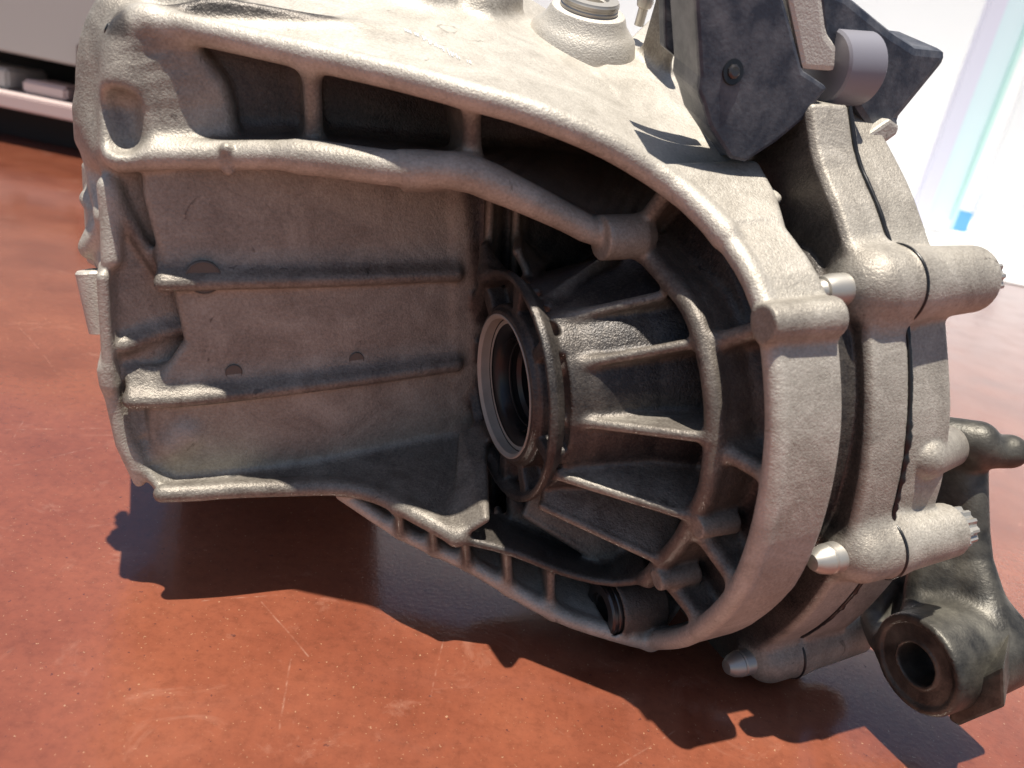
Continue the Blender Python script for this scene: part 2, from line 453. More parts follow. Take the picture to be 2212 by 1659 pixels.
MT['grey'] = mat('grey_painted_panel', (.46, .45, .42), .5)
MT['dark'] = mat('dark_plinth', (.02, .018, .018), .7)
MT['ledge'] = mat('worn_ledge_paint', (.62, .50, .47), .6)
MT['rust'] = mat('dark_red_upright', (.08, .03, .025), .6)
MT['lilac'] = mat('lilac_grey_frame', (.74, .74, .85), .5)
MT['cyan'] = mat('pale_cyan_glass', (.74, .90, .93), .1)
MT['mint'] = mat('mint_green_edge', (.62, .88, .82), .3)
MT['blue'] = mat('blue_plastic', (.15, .45, .80), .4)
wb = empty('workbench', 'grey workbench with a pale ledge over a dark gap at far left', 'workbench')
boxes('plinth', [((-2.6, 1.78, 0), (-.9, 2.3, .075))], MT['dark'], wb)
boxes('ledge', [((-2.6, 1.66, .075), (-.9, 2.3, .106))], MT['ledge'], wb)
boxes('back_panel', [((-2.6, 1.95, .106), (-.9, 2.3, .20))], MT['dark'], wb)
boxes('front_panel', [((-2.6, 1.70, .185), (-.9, 2.3, .62))], MT['grey'], wb)
boxes('upright', [((-1.04, 1.69, .106), (-.93, 1.95, .232))], MT['rust'], wb)
tag(boxes('tray', [((-1.18, 1.72, .107), (-1.08, 1.84, .136))], MT['ledge'], None, .006), 'pale tray lying on the workbench ledge beside the dark upright', 'tray')
tag(boxes('box', [((-1.36, 1.72, .107), (-1.21, 1.86, .150))], MT['grey'], None, .006), 'grey box lying on the workbench ledge at the left edge of the photo', 'box')
dr = empty('glass_door', 'overexposed glass door with lilac post and mint green edge at right', 'door')
boxes('post', [((2.40, 5.40, .03), (2.50, 5.48, 2.4))], MT['lilac'], dr)
boxes('pane', [((2.50, 5.43, .10), (2.66, 5.45, 2.4))], MT['cyan'], dr)
boxes('edge_strip', [((2.66, 5.40, .03), (2.69, 5.48, 2.4))], MT['mint'], dr)
boxes('bottom_rail', [((2.50, 5.40, .03), (2.66, 5.48, .10))], MT['white'], dr)
d2 = empty('white_door', 'white door leaf with a dark handle at the right edge', 'door')
boxes('leaf', [((3.30, 6.40, .12), (4.6, 6.46, 2.6))], MT['white'], d2)
boxes('handle', [((3.62, 6.36, .56), (3.74, 6.40, .59))], MT['dark'], d2)
tag(boxes('crate', [((3.02, 6.20, .0), (3.20, 6.4, .16))], MT['blue'], None, .01), 'small blue crate on the paving beside the white door', 'crate')

# ------------------------------------------------------------------ the gearbox casting
gear = bpy.data.objects.new('gearbox', None); COL.objects.link(gear)
tag(gear, 'large sand-cast aluminium gearbox with ribbed axle housing on the red floor', 'gearbox')
G = Field([-.235, -.19, -.21], [.252, .165, .235], RES)

WK, WB = .02, -.058                         # side wall: w = WB - WK a
def wp(u, v, off=0.):
    """point on the recessed side wall"""
    r = B@np.array([(u-CX)/F, -(v-CY)/F, 1.]); o = B@(-C0); n = np.array([WK, 1, 0])
    return o+(WB+off-n@o)/(n@r)*r
def wl(*q, off=0.): return np.array([wp(u, v, off) for u, v in q])

# outer rim: along the top, round the axle housing, back along the underside
rim_top = PL((318, 46, 'w', -.062), (450, 70, 'w', -.048), (650, 116, 'w', -.026), (850, 162, 'w', .0), (1020, 208, 'w', .022),
             (1150, 246, 'w', .030), (1300, 308, 'w', .036), (1415, 376, 'w', .043), (1495, 436, 'w', .056), (1562, 506, 'a', .0735))
rim_side = PL((1562, 506, 'a', .0745), (1620, 594, 'a', .075), (1655, 684, 'a', .075), (1670, 764, 'a', .075), (1678, 900, 'a', .075), (1672, 1000, 'a', .075),
              (1656, 1100, 'a', .075), (1630, 1196, 'a', .075), (1592, 1280, 'a', .075), (1538, 1340, 'a', .075), (1476, 1378, 'a', .075), (1405, 1386, 'a', .075))
rim_low = PL((1405, 1386, 'a', .075), (1330, 1368, 'w', .058), (1190, 1320, 'w', .036), (1020, 1222, 'w', .010), (870, 1150, 'w', -.015), (740, 1066, 'w', -.035))
pid = G.part('outer_rim')
rt_, rs_, rl_ = spl(rim_top, 26), spl(rim_side, 30), spl(rim_low, 18)
G.cap(rt_, np.linspace(.006, .0062, 26), pid); G.cap(rs_, .0048, pid); G.cap(rl_, np.linspace(.005, .004, 18), pid)
# the bright top face behind the rim
pid = G.part('top_cover_face')
tb = np.array([0, -.94, .34])
top_back = rim_top + np.array([tb*.22+(-.02, 0, .0), tb*.22, tb*.24, tb*.25, tb*.25, tb*.25, tb*.24+(.02, 0, .0), tb*.18+(.05, 0, -.006), tb*.10+(.055, 0, -.006), tb*.03+(.05, 0, 0)])
tsh = np.array([0, .001, -.0035])*np.linspace(1, .2, 26)[:, None]
G.plate(rt_+tsh, spl(top_back, 26)+tsh, .006, pid, m=6, k=.002)
# band round the axle housing
pid = G.part('housing_band')
rsb = np.concatenate([spl(rim_top[-3:], 9)[:-1], rs_])
rad = np.concatenate([np.zeros((38, 1)), rsb[:, 1:]/np.linalg.norm(rsb[:, 1:], axis=1)[:, None]], 1)
G.plate(rsb-rad*.0008+[.002, 0, 0], rsb-rad*.0008+np.concatenate([np.linspace([.062, -.01, 0], [.0295, 0, 0], 9), np.tile([.0295, 0, 0], (29, 1))]), .010, pid, k=.002)
low_back = rl_+np.linspace([.045, -.03, .004], [.02, -.06, .0], 18)
G.plate(rl_, low_back, .006, pid, k=.003)

# inner ring, with the side flange that runs on from it to the left and the shelf edge below
ring = PL((1360, 524, 'a', .060), (1400, 556, 'a', .064), (1440, 600, 'a', .066), (1490, 662, 'a', .066), (1522, 745, 'a', .066), (1541, 850, 'a', .066), (1543, 950, 'a', .066),
          (1531, 1050, 'a', .066), (1506, 1106, 'a', .066), (1470, 1170, 'a', .066), (1430, 1215, 'a', .066), (1400, 1250, 'a', .064))
fl_edge = PL((262, 340, 'w', -.052), (370, 338, 'w', -.047), (490, 338, 'w', -.040), (650, 340, 'w', -.022), (860, 366, 'w', -.001), (1000, 372, 'w', .012),
             (1100, 412, 'w', .016), (1200, 460, 'w', .020), (1290, 506, 'w', .021), (1360, 524, 'a', .060))
low_edge = PL((1400, 1250, 'a', .064), (1320, 1258, 'w', .052), (1220, 1236, 'w', .042), (1100, 1190, 'w', .034), (985, 1162, 'w', .024))
pid = G.part('inner_ring')
ri_ = spl(ring, 30); fe_ = spl(fl_edge, 26); le_ = spl(low_edge, 12)
G.cap(ri_, .0042, pid); G.plate(ri_, ri_+[.022, 0, 0], .007, pid, k=.004)
pid_f = G.part('side_flange')
G.cap(fe_, np.concatenate([[.0062]*8, [.0078]*7, [.0085]*3, np.linspace(.0078, .0065, 4), np.linspace(.0065, .0045, 4)]), pid_f)
# pocket floor between flange and back wall
pk_low = PL((300, 312, 'w', -.066), (480, 306, 'w', -.064), (680, 304, 'w', -.060), (1010, 334, 'w', -.054), (1200, 338, 'w', -.044), (1330, 350, 'w', -.038), (1440, 400, 'a', .085))
G.plate(fe_+[0, -.003, .003], spl(pk_low, 26)+[0, 0, .002], .006, G.part('pocket_floor'), k=.005)
pid_w = G.part('pocket_wall')
pk_top = pk_low + np.array([(0, .004, .05), (0, .0, .06), (0, 0, .055), (0, 0, .045), (0, 0, .04), (0, 0, .03), (0, 0, .012)])
G.plate(spl(pk_low, 26), spl(pk_top, 26), .006, pid_w, k=.008)
pid = G.part('nub'); G.cap(PL((489, 322, 'w', -.034), (494, 366, 'w', -.036)), .0030, pid, k=.002)
p = P(868, 370, 'w', -.001); pid = G.part('boss'); G.lathe([(p[0], 0), (p[0], .0092), (p[0]+.012, .0096), (p[0]+.034, .008), (p[0]+.04, 0)], p[1:], pid, k=.003)
# two uprights and the slanting rib in the pockets
for (u0, v0, w0), (u1, v1, w1) in (((672, 128, -.024), (680, 310, -.036)), ((1018, 212, .016), (1020, 350, .0)), ):
    pid = G.part('rib'); p, q = P(u0, v0, 'w', w0), P(u1, v1, 'w', w1)
    G.plate([p, q], [p+[0.004, -.05, 0], q+[0.004, -.03, 0]], .006, pid, k=.008); G.cap([p, q], .0034, pid)
pid = G.part('rib'); p, q = P(1452, 402, 'a', .066), P(1376, 500, 'a', .062)
G.plate([p, q], [p+[.03, -.02, 0], q+[.03, -.02, 0]], .006, pid, k=.006); G.cap([p, q], .0036, pid)

# hub: lip, pockets, bore
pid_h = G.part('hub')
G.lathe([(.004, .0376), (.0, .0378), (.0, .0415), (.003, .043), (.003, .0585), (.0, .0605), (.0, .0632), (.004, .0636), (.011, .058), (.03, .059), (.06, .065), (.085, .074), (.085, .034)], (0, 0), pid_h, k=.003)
G.cap([P(1047, 535, 'a', .002), P(1062, 590, 'a', .004)], [.003, .008], pid_h, k=.008)
def sector(t0, t1, r0, r1, n=8):
    th = np.radians(np.linspace(t0, t1, n)); return np.concatenate([np.stack([r1*np.cos(th), r1*np.sin(th)], 1), np.stack([r0*np.cos(th), r0*np.sin(th)], 1)[::-1]])
for t0, t1 in ((-118, -98), (-88, -66), (-56, -22), (-12, 38), (48, 80), (90, 128), (140, 172), (186, 226)):
    G.extr(sector(t0, t1, .0452, .0575), -.01, .014, 0, rnd=.002, k=.0025, sub=True)
G.lathe([(-.02, .0), (-.02, .0373), (.013, .0373), (.013, .0335), (.02, .0335), (.02, .030), (.06, .030), (.06, 0)], (0, 0), 0, sub=True, k=.0012)
# side wall with its long ribs, shelf below
pid = G.part('side_wall')
w_top = wl((330, 330), (500, 330), (700, 340), (900, 360), (1060, 400)); w_bot = wl((350, 1040), (480, 1030), (640, 1002), (820, 966), (1060, 925))
rows = [((322, 335), (500, 330), (700, 340), (900, 360), (1060, 400)), ((328, 425), (520, 430), (760, 440), (1060, 460)), ((350, 510), (560, 510), (800, 515), (1060, 520)),
        ((388, 612), (600, 606), (800, 600), (1060, 588)), ((414, 735), (620, 720), (830, 705), (1060, 690)), ((330, 862), (560, 845), (780, 818), (1060, 785)), ((345, 1038), (480, 1030), (640, 1002), (820, 966), (1060, 925))]
rows = [spl(wl(*r), 12) for r in rows]
G.begin()
for r0, r1 in zip(rows[:-1], rows[1:]): G.plate(r0, r1, .007, pid)
G.end(pid, .003)
for q in (((352, 612), (520, 607), (700, 603), (985, 592)), ((285, 866), (400, 862), (560, 845), (760, 820), (985, 788))):
    pid = G.part('rib'); c = wl(*q, off=.0065); G.cap(spl(c, 10), .0034, pid, k=.004)
    G.plate(spl(c, 10), spl(c, 10)+[0, -.009, .014], .004, pid, k=.006)
pid = G.part('round_pad'); p = wp(388, 938, -.006); G.begin(); G.cap([p-[.003, 0, .002], p+[.003, 0, .003]], .0125, pid); G.end(pid, .004)
pid = G.part('shelf')
sh = PL((352, 1066, 'w', -.034), (420, 1064, 'w', -.033), (500, 1058, 'w', -.033), (640, 1054, 'w', -.035), (740, 1054, 'w', -.030), (820, 1072, 'w', -.018), (890, 1108, 'w', .004), (985, 1160, 'w', .024))
s_ = spl(sh, 20); G.cap(s_, .004, pid)
sb = wl((365, 1040), (480, 1030), (640, 1002), (820, 966), (960, 940), (1040, 928), off=-.002)
G.plate(s_, spl(sb, 20), .005, pid, k=.006)
G.plate([P(985, 1160, 'w', .024), P(1048, 1120, 'w', .028)], [P(1000, 940, 'w', -.04), P(1040, 928, 'w', -.04)], .005, pid, k=.006)
pid = G.part('axle_housing_wall')
G.plate([P(985, 380, 'w', -.058), P(1330, 440, 'w', -.050)], [P(985, 915, 'w', -.060), P(1330, 960, 'w', -.060)], .007, pid, k=.006)
G.plate([P(1060, 930, 'w', -.060), P(1330, 960, 'w', -.060)], [P(1070, 1150, 'w', -.03), P(1330, 1150, 'w', -.03)], .007, pid, k=.006)
for u in (1062, 1120):
    pid = G.part('rib'); G.ridge(spl([P(u, 380, 'w', -.046), P(u-10, 600, 'w', -.046)], 5), spl([P(u+12, 380, 'w', -.056), P(u+2, 600, 'w', -.056)], 5), .005, .0022, pid)
# bell flange at the far left
pid = G.part('bell_flange')
be = PL((256, 335, 'w', -.066), (244, 400, 'w', -.064), (243, 520, 'w', -.062), (238, 650, 'w', -.060), (244, 800, 'w', -.058), (266, 900, 'w', -.055), (304, 1000, 'w', -.050), (350, 1058, 'w', -.044))
bw = wl((345, 335), (355, 430), (380, 540), (425, 640), (445, 740), (420, 860), (380, 960), (380, 1040), off=-.013)
G.plate(be, bw, .005, pid, n=12, k=.004)
G.plate(be, be+[-.004, -.12, 0], .004, pid, n=12, k=.002)
pid = G.part('rib'); G.cap(wl((250, 425), (300, 515), (362, 612), off=-.006), .0032, pid, k=.004)
pid = G.part('rib'); G.cap(PL((270, 746, 'w', -.056), (335, 720, 'w', -.061), (420, 698, 'w', -.066)), .004, pid, k=.006)
# upper left corner lump of the bell housing
pid = G.part('bell_housing')
ctl = PL((310, 60, 'w', -.066), (270, 100, 'w', -.064), (262, 180, 'w', -.060), (262, 260, 'w', -.058), (268, 320, 'w', -.056))
ctr = PL((330, 60, 'w', -.060), (400, 110, 'w', -.058), (460, 180, 'w', -.057), (480, 240, 'w', -.057), (482, 310, 'w', -.054))
G.plate(ctl, ctr, .012, pid, n=8, k=.006)
lf = PL((258, 40, 'w', -.085), (238, 80, 'w', -.085), (226, 130, 'w', -.085), (222, 190, 'w', -.085), (224, 260, 'w', -.082), (250, 325, 'w', -.072))
G.cap(spl(lf, 10), .010, pid, k=.01)
G.plate(spl(ctl, 10), spl(lf, 10), .012, pid, k=.01)
G.plate(spl(lf, 10), spl(lf, 10)+[0, -.12, .01], .012, pid, k=.01)
G.cap(PL((258, 236, 'w', -.054), (264, 290, 'w', -.050)), .0085, 0, k=.006, sub=True)
pid = G.part('ear'); G.cap(PL((214, 250, 'w', -.09), (210, 300, 'w', -.09), (228, 330, 'w', -.085)), .010, pid, k=.008)
# lugs, fins and a long screw boss on the engine side of the flange
for q in (((205, 352, 'w', -.09), (215, 420, 'w', -.08), (230, 470, 'w', -.07)), ((192, 430, 'w', -.10), (212, 470, 'w', -.09), (196, 530, 'w', -.09)), ((232, 405, 'w', -.06), (238, 470, 'w', -.058), (240, 560, 'w', -.055)), ((196, 540, 'w', -.09), (222, 500, 'w', -.08), (236, 470, 'w', -.07))):
    pid = G.part('lug'); G.cap(spl(PL(*q), 6), .0045, pid, k=.006)
pid = G.part('lug'); G.plate(PL((190, 360, 'w', -.11), (200, 560, 'w', -.11)), PL((240, 400, 'w', -.07), (242, 580, 'w', -.07)), .006, pid, k=.004)
for q in (((222, 600, 'w', -.05), (236, 830, 'w', -.05)), ((226, 800, 'w', -.052), (262, 960, 'w', -.05), (300, 1040, 'w', -.05))):
    pid = G.part('fin'); q = PL(*q); G.ridge(q, q+[0, -.05, 0], .005, .0028, pid)
# conical floor between hub and inner ring
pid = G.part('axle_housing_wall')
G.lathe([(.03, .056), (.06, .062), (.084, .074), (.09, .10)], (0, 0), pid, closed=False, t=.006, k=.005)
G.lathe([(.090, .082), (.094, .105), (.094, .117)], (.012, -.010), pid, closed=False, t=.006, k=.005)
# radial ribs from hub to ring
for hub_p, ring_p in (((1172, 660), (1330, 545)), ((1186, 694), (1430, 640)), ((1204, 796), (1496, 742)), ((1210, 905), (1532, 946)), ((1205, 1026), (1500, 1118)), ((1172, 1092), (1430, 1212)), ((1135, 1110), (1330, 1230)), ((1118, 545), (1128, 455))):
    pid = G.part('rib')
    p, q = P(*hub_p, 'a', .012), P(*ring_p, 'a', .064)
    p2 = np.array([.018, *(p[1:]*.82)]); q2 = np.array([.088, *(q[1:]*.74)])
    G.ridge(spl([p, q], 5), spl([p2, q2], 5), .0044, .0027, pid, k=.004)
# cross ribs between inner ring and outer rim
for ri, ro in (((1525, 745), (1640, 712)), ((1545, 960), (1665, 1030)), ((1500, 1130), (1600, 1268)), ((1430, 1235), (1520, 1345)), ):
    pid = G.part('rib'); p, q = P(*ri, 'a', .070), P(*ro, 'a', .079)
    G.plate([p, q], [p+[.025, 0, 0], q+[.025, 0, 0]], .006, pid, k=.006); G.cap([p, q], .0034, pid)
# webs under the shelf
for (u0, v0, w0), (u1, v1, w1) in (((862, 1100, -.005), (865, 1150, -.012)), ((1005, 1170, .02), (1010, 1215, .012)), ((1190, 1225, .036), (1190, 1325, .034)), ((935, 1135, .008), (938, 1188, .0)), ((1095, 1190, .030), (1100, 1270, .022))):
    pid = G.part('rib'); p, q = P(u0, v0, 'w', w0), P(u1, v1, 'w', w1)
    G.plate([p, q], [p+[.01, -.04, 0], q+[.01, -.04, 0]], .005, pid, k=.006)
pid = G.part('underside_wall')
G.plate(spl(np.concatenate([s_[13:], le_[::-1]]), 14)+np.linspace([.006, -.016, -.005], [.012, -.052, -.006], 14), rl_[::-1][1:15:1]+np.linspace([.006, -.016, 0], [.014, -.052, 0], 14), .005, pid, k=.006)
G.plate(le_, le_+[.012, -.03, -.004], .005, pid)
G.plate(le_[:9]+[.012, -.03, -.004], le_[:9]+[.012, -.038, .036], .006, pid, k=.005)
# casting bosses on ring and flange
p = P(1296, 514, 'w', .024); pid = G.part('boss'); G.lathe([(p[0], 0), (p[0], .0112), (p[0]+.022, .0112), (p[0]+.03, .006), (p[0]+.03, 0)], p[1:], pid, k=.003)
p = P(1648, 700, 'a', .069); pid = G.part('boss'); G.lathe([(.069, 0), (.069, .0085), (.107, .0095), (.107, 0)], p[1:], pid, k=.003)
pid = G.part('boss'); p = P(1418, 1254, 'a', .060); G.lathe([(.060, 0), (.060, .0055), (.085, .0065), (.085, 0)], p[1:], pid, k=.003)
pid = G.part('boss'); p = P(1505, 1140, 'a', .063); G.lathe([(.063, 0), (.063, .0055), (.085, .0065), (.085, 0)], p[1:], pid, k=.003)

# joint flange and end cover
def outline(pts, a): return np.array([P(u, v, 'a', a)[1:] for u, v in pts])
fl_o = outline([(1742, 225), (1760, 340), (1800, 440), (1828, 530), (1850, 620), (1866, 710), (1873, 800), (1873, 900), (1866, 1000), (1850, 1090), (1822, 1190), (1770, 1290), (1690, 1375), (1590, 1425), (1500, 1440)], .13)
fl_o = np.concatenate([spl(fl_o, 40), [(-.05, -.15), (-.13, -.08), (-.15, .05), (-.1, .16)]])
cv_o = outline([(1776, 215), (1838, 330), (1879, 418), (1908, 503), (1935, 590), (1950, 690), (1957, 774), (1962, 845), (1963, 915), (1955, 1003), (1940, 1085), (1905, 1180), (1850, 1270), (1770, 1360), (1690, 1415), (1600, 1440)], .163)
cv_o = np.concatenate([spl(cv_o, 40), [(-.05, -.15), (-.13, -.08), (-.15, .05), (-.1, .16)]])
bd_o = np.concatenate([rs_[:, 1:], [(-.02, -.15), (-.12, -.08), (-.14, .05), (-.09, .085), (.0, .098), (.045, .1)]])
pid = G.part('joint_flange')
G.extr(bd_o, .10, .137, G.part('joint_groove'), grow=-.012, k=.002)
G.extr(fl_o, .1325, .1565, pid, rnd=.0025, k=.004)
pid = G.part('flange_face_shade'); G.extr(fl_o, .1312, .1340, pid, rnd=.001, k=.001, grow=-.0022)  # thin front slab, darkened in colour to stand for shade
pid = G.part('arm_boss'); G.cap([P(1985, 985, 'a', .18), P(2046, 962, 'a', .235)], .0125, pid, k=.004)
pid = G.part('end_cover')
G.extr(cv_o, .1575, .192, pid, rnd=.003, k=.0008, grow=.0005)
# screw bosses on the joint
BOLTS = [((1838, 624), .0185, .210), ((1815, 1200), .0158, .205), ((1622, 1426), .0155, .213)]   # picture place, radius, far end
for (u, v), r, e in BOLTS:
    p = P(u, v, 'a', .131)
    G.cap([p+[.012, 0, 0], p+[.028, 0, 0]], r, G.part('boss'), k=.008)
    pid = G.part('screw_boss')
    prof = [(.1575, 0), (.1575, r), (e-.002, r*.9), (e, r*.8), (e, 0)]
    G.lathe(prof, p[1:], pid, k=.004)
# plug seats
TN = np.array([0, .34, .94])
def on_top(u, v, off=0.):
    r = B@np.array([(u-CX)/F, -(v-CY)/F, 1.]); o = B@(-C0)
    return o+(.150+off-TN@o)/(TN@r)*r
pq = P(1316, 1312, 'a', .056)
pid = G.part('plug_seat'); G.lathe([(pq[0], 0), (pq[0], .0180), (pq[0]+.002, .0188), (pq[0]+.03, .0188), (pq[0]+.03, 0)], pq[1:], pid, k=.003)
G.lathe([(pq[0]-.0045, 0), (pq[0]-.0045, .0165), (pq[0]+.006, .0165), (pq[0]+.006, 0)], pq[1:], 0, sub=True, k=.002)
for q, r in ((((900, 4), (1000, -12)), .011), (((1040, 12), (1100, -4)), .008), (((470, 8), (380, -12)), .010)):
    pid = G.part('casting_lump'); G.cap([on_top(*q[0], -.006), on_top(*q[1], -.006)], r, pid, k=.012)
pid = G.part('top_cover_face')
G.plate([on_top(1290, 170, -.022), on_top(1440, 20, -.020)], [P(1490, 408, 'w', .036), P(1690, 290, 'w', -.01)], .006, pid, n=5, m=5, k=.004)
pid = G.part('rib'); p = np.array([on_top(1398, 112, -.018), on_top(1436, 140, -.018)]); G.plate(p, p+TN*.07, .007, pid, k=.008)
DIRT_SHADE = dict(top_cover_face=.15, outer_rim=.16, housing_band=.24, joint_flange=.28, joint_groove=.9, flange_face_shade=.8, side_flange=.24, pocket_floor=.7, pocket_wall=.85, side_wall=.34,  # oil grime, with the shade of recesses and flange front painted in
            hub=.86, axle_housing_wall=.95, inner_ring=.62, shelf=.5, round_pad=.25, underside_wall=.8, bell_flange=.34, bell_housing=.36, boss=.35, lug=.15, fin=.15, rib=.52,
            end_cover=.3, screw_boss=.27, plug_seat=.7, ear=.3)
parts = field_objects(G, DIRT_SHADE, gear, l2w, MT['cast'])

# ------------------------------------------------------------------ turned pieces
def turned(name, prof, c, ax, mat_, parent, n=40, closed=True, star=0.):
    # profile [(along, radius)] turned about the local direction ax through the local point c
    ax = np.asarray(ax, float); ax /= np.linalg.norm(ax)
    e1 = np.cross(ax, [0.3, .2, .9]); e1 /= np.linalg.norm(e1); e2 = np.cross(ax, e1)
    th = np.linspace(0, 2*np.pi, n, endpoint=False); vs, fs = [], []
    for a_, r in prof:
        for j, t in enumerate(th):
            q_ = r*(1-star*(j//2 % 2)) if r > .009 else r
            vs.append(np.asarray(c)+ax*a_+q_*(math.cos(t)*e1+math.sin(t)*e2))
    m = len(prof)
    for i in range(m-1):
        for j in range(n): fs.append((i*n+j, i*n+(j+1) % n, (i+1)*n+(j+1) % n, (i+1)*n+j))
    if closed: fs.append(tuple(range(n))[::-1]); fs.append(tuple(range((m-1)*n, m*n)))
    o = newmesh(name, l2w(vs), fs, mat_, parent)
    bm = bmesh.new(); bm.from_mesh(o.data); bmesh.ops.recalc_face_normals(bm, faces=bm.faces); bm.to_mesh(o.data); bm.free()
    o.data.set_sharp_from_angle(angle=math.radians(35))
    return o
AX = np.array([1., 0, 0])
def arc(c, r, a0, a1, n=6): return [(c[0]+r*math.cos(math.radians(t)), c[1]+r*math.sin(math.radians(t))) for t in np.linspace(a0, a1, n)]
# shaft seal
turned('bore_ring', [(.002, .0400), (-.0004, .0398), (-.0006, .0390), (.0010, .0372), (.0065, .0370), (.0065, .034)], (0, 0, 0), AX, MT['machined'], gear, 72, False)
seal = turned('shaft_seal', [(.0062, .0369), (.0066, .0362), (.0070, .0340), (.0085, .0315), (.010, .0300), (.012, .029), (.014, .0275), (.010, .0265), (.008, .0255), (.010, .0245), (.018, .0235), (.020, .021), (.040, .021)], (0, 0, 0), AX, MT['black'], gear, 64, False)
turned('seal_spring', [(.015, .0262)]+[(.0145+x, .0245+y) for x, y in arc((0, 0), .0012, 0, 330, 8)], (0, 0, 0), AX, MT['black'], gear, 64, False)
turned('side_gear_bore', [(.024, .0225), (.026, .0205), (.030, .0195), (.060, .0195), (.060, .001)], (0, 0, 0), AX, MT['steel_dark'], gear, 48, False)
# through screws: tip out of the joint flange, toothed head at the far end
for (u, v), r, e in BOLTS:
    c = P(u, v, 'a', .131)
    if v < 1000: tip = [(-.028, .001), (-.0275, .0026), (-.018, .0056), (-.0175, .0068), (-.012, .0078), (.004, .0078)]
    else: tip = [(-.018, .001), (-.0176, .0040), (-.014, .0064), (-.009, .0076), (-.008, .0070), (-.0072, .0076), (.004, .0078)]
    b_ = turned('through_screw', tip, c, AX, MT['steel'], gear, 28)
    h = turned('screw_head', [(e-.131+x, y) for x, y in ((-.002, .0125), (.002, .0125), (.0026, .0112), (.009, .0108), (.0098, .0088), (.007, .008), (.007, .001))], c, AX, MT['steel'], b_, 48, True, .14)
# dark sealant squeezed out of the cover joint
def tube(name, pts, rad, mat_, parent, n=6):
    pts = np.asarray(pts, float); vs, fs = [], []
    for i, p in enumerate(pts):
        d = pts[min(i+1, len(pts)-1)]-pts[max(i-1, 0)]; d /= np.linalg.norm(d)
        e1 = np.cross(d, [1, .01, .02]); e1 /= np.linalg.norm(e1); e2 = np.cross(d, e1)
        r = rad[i] if hasattr(rad, '__len__') else rad
        for j in range(n): t = 2*math.pi*j/n; vs.append(p+r*(math.cos(t)*e1+math.sin(t)*e2))
    for i in range(len(pts)-1):
        for j in range(n): fs.append((i*n+j, i*n+(j+1) % n, (i+1)*n+(j+1) % n, (i+1)*n+j))
    return newmesh(name, l2w(vs), fs, mat_, parent)
so_ = spl(fl_o[:40], 160); so_ = so_-.0006*so_/np.linalg.norm(so_, axis=1)[:, None]
rr = np.array([(.0011+.0003*abs(math.sin(i*.37)*math.sin(i*.11+1)))+.0003*random.random()+(.0008 if 60 < i < 110 and random.random() < .3 else 0) for i in range(160)])
tube('joint_sealant', np.concatenate([np.full((160, 1), .157), so_], 1), rr, MT['black'], gear)
for (u, v), r, e in BOLTS:
    c = P(u, v, 'a', .131)
    th = np.radians(np.linspace(-60, 120, 30))
    tube('joint_sealant', [(.157, c[1]+(r+.0004)*math.cos(t), c[2]+(r+.0006)*math.sin(t)) for t in th], .0010, MT['black'], gear)
# screw boss with its hole, ball pin and rubber clip at the edges of the casting
c = P(199, 582, 'w', -.085); dn = P(226, 716, 'w', -.080)-c
sb_ = turned('corner_boss', [(.0, .0028), (.0005, .0030), (.0, .0035), (.0003, .0072), (.0015, .0082), (np.linalg.norm(dn), .0075)], c, dn, MT['cast'], gear, 32)
turned('boss_hole', [(-.0004, .0026), (-.0004, .0012), (.003, .0010)], c, dn, MT['steel'], sb_, 20)
for p_, q_, r_ in (((228, 58), (238, 64), .0030), ((236, 70), (241, 122), .0022), ((238, 118), (243, 126), .0032)):
    tube('rubber_clip', spl([P(*p_, 'w', -.066), P(*q_, 'w', -.066)], 4), np.array([r_*.6, r_, r_, r_*.6]), MT['black'], gear, 10)
turned('ball_pin', [(-.004, .003), (.006, .003), (.007, .0045), (.010, .0052), (.013, .0045), (.015, .002)], on_top(1384, 40, -.006), TN, MT['steel'], gear, 20)
# round ejector marks and a drilled hole on the side wall
nw = np.array([WK, 1, 0])
for u, v, r in ((440, 600, .0086), (612, 598, .0048), (505, 804, .0044), (770, 776, .0042)):
    turned('ejector_mark', [(-.002, r), (.0004, r), (.0007, r*.93), (.0003, r*.9), (.0003, .0003)], wp(u, v, .0042+(.003 if v < 700 and u < 500 else .002 if v < 700 else 0)), nw, MT['mark'], gear, 28)
turned('drilled_hole', [(.0006, .0026), (.0002, .0022), (-.001, .0003)], wp(353, 688, -.0098), nw, MT['black'], gear, 16)
# faint rows of stamped strokes on the top face
from mathutils.bvhtree import BVHTree
tops = [o for o in parts if o.name.startswith('top_cover_face')]
tv, tf = [], []
for o in tops:
    n0 = len(tv); tv += [v.co.copy() for v in o.data.vertices]; tf += [[n0+i for i in p.vertices] for p in o.data.polygons]
bvh = BVHTree.FromPolygons(tv, tf)
org = Vector((0, 0, CAMZ)); rn = random.Random(5); vs, fs = [], []
for row in range(5):
    for k in range(9):
        if rn.random() < .3: continue
        u0, v0 = 872+row*24+k*5.5, 62+row*13+k*2.2; w_ = rn.uniform(2.2, 4.5); quad = []
        for du, dv in ((0, 0), (w_, .8), (w_+2.2, 7.5), (2.2, 6.7)):
            h_ = bvh.ray_cast(org, Vector(ray(u0+du, v0+dv)).normalized())
            if h_[0] is None: break
            quad.append(h_[0]+h_[1]*(.0003 if h_[1].z > 0 else -.0003))
        if len(quad) == 4: n0 = len(vs); vs += [tuple(x) for x in quad]; fs.append((n0, n0+1, n0+2, n0+3))
if fs: tag(newmesh('stamped_marks', vs, fs, MT['bright'], gear, False), kind='stuff')
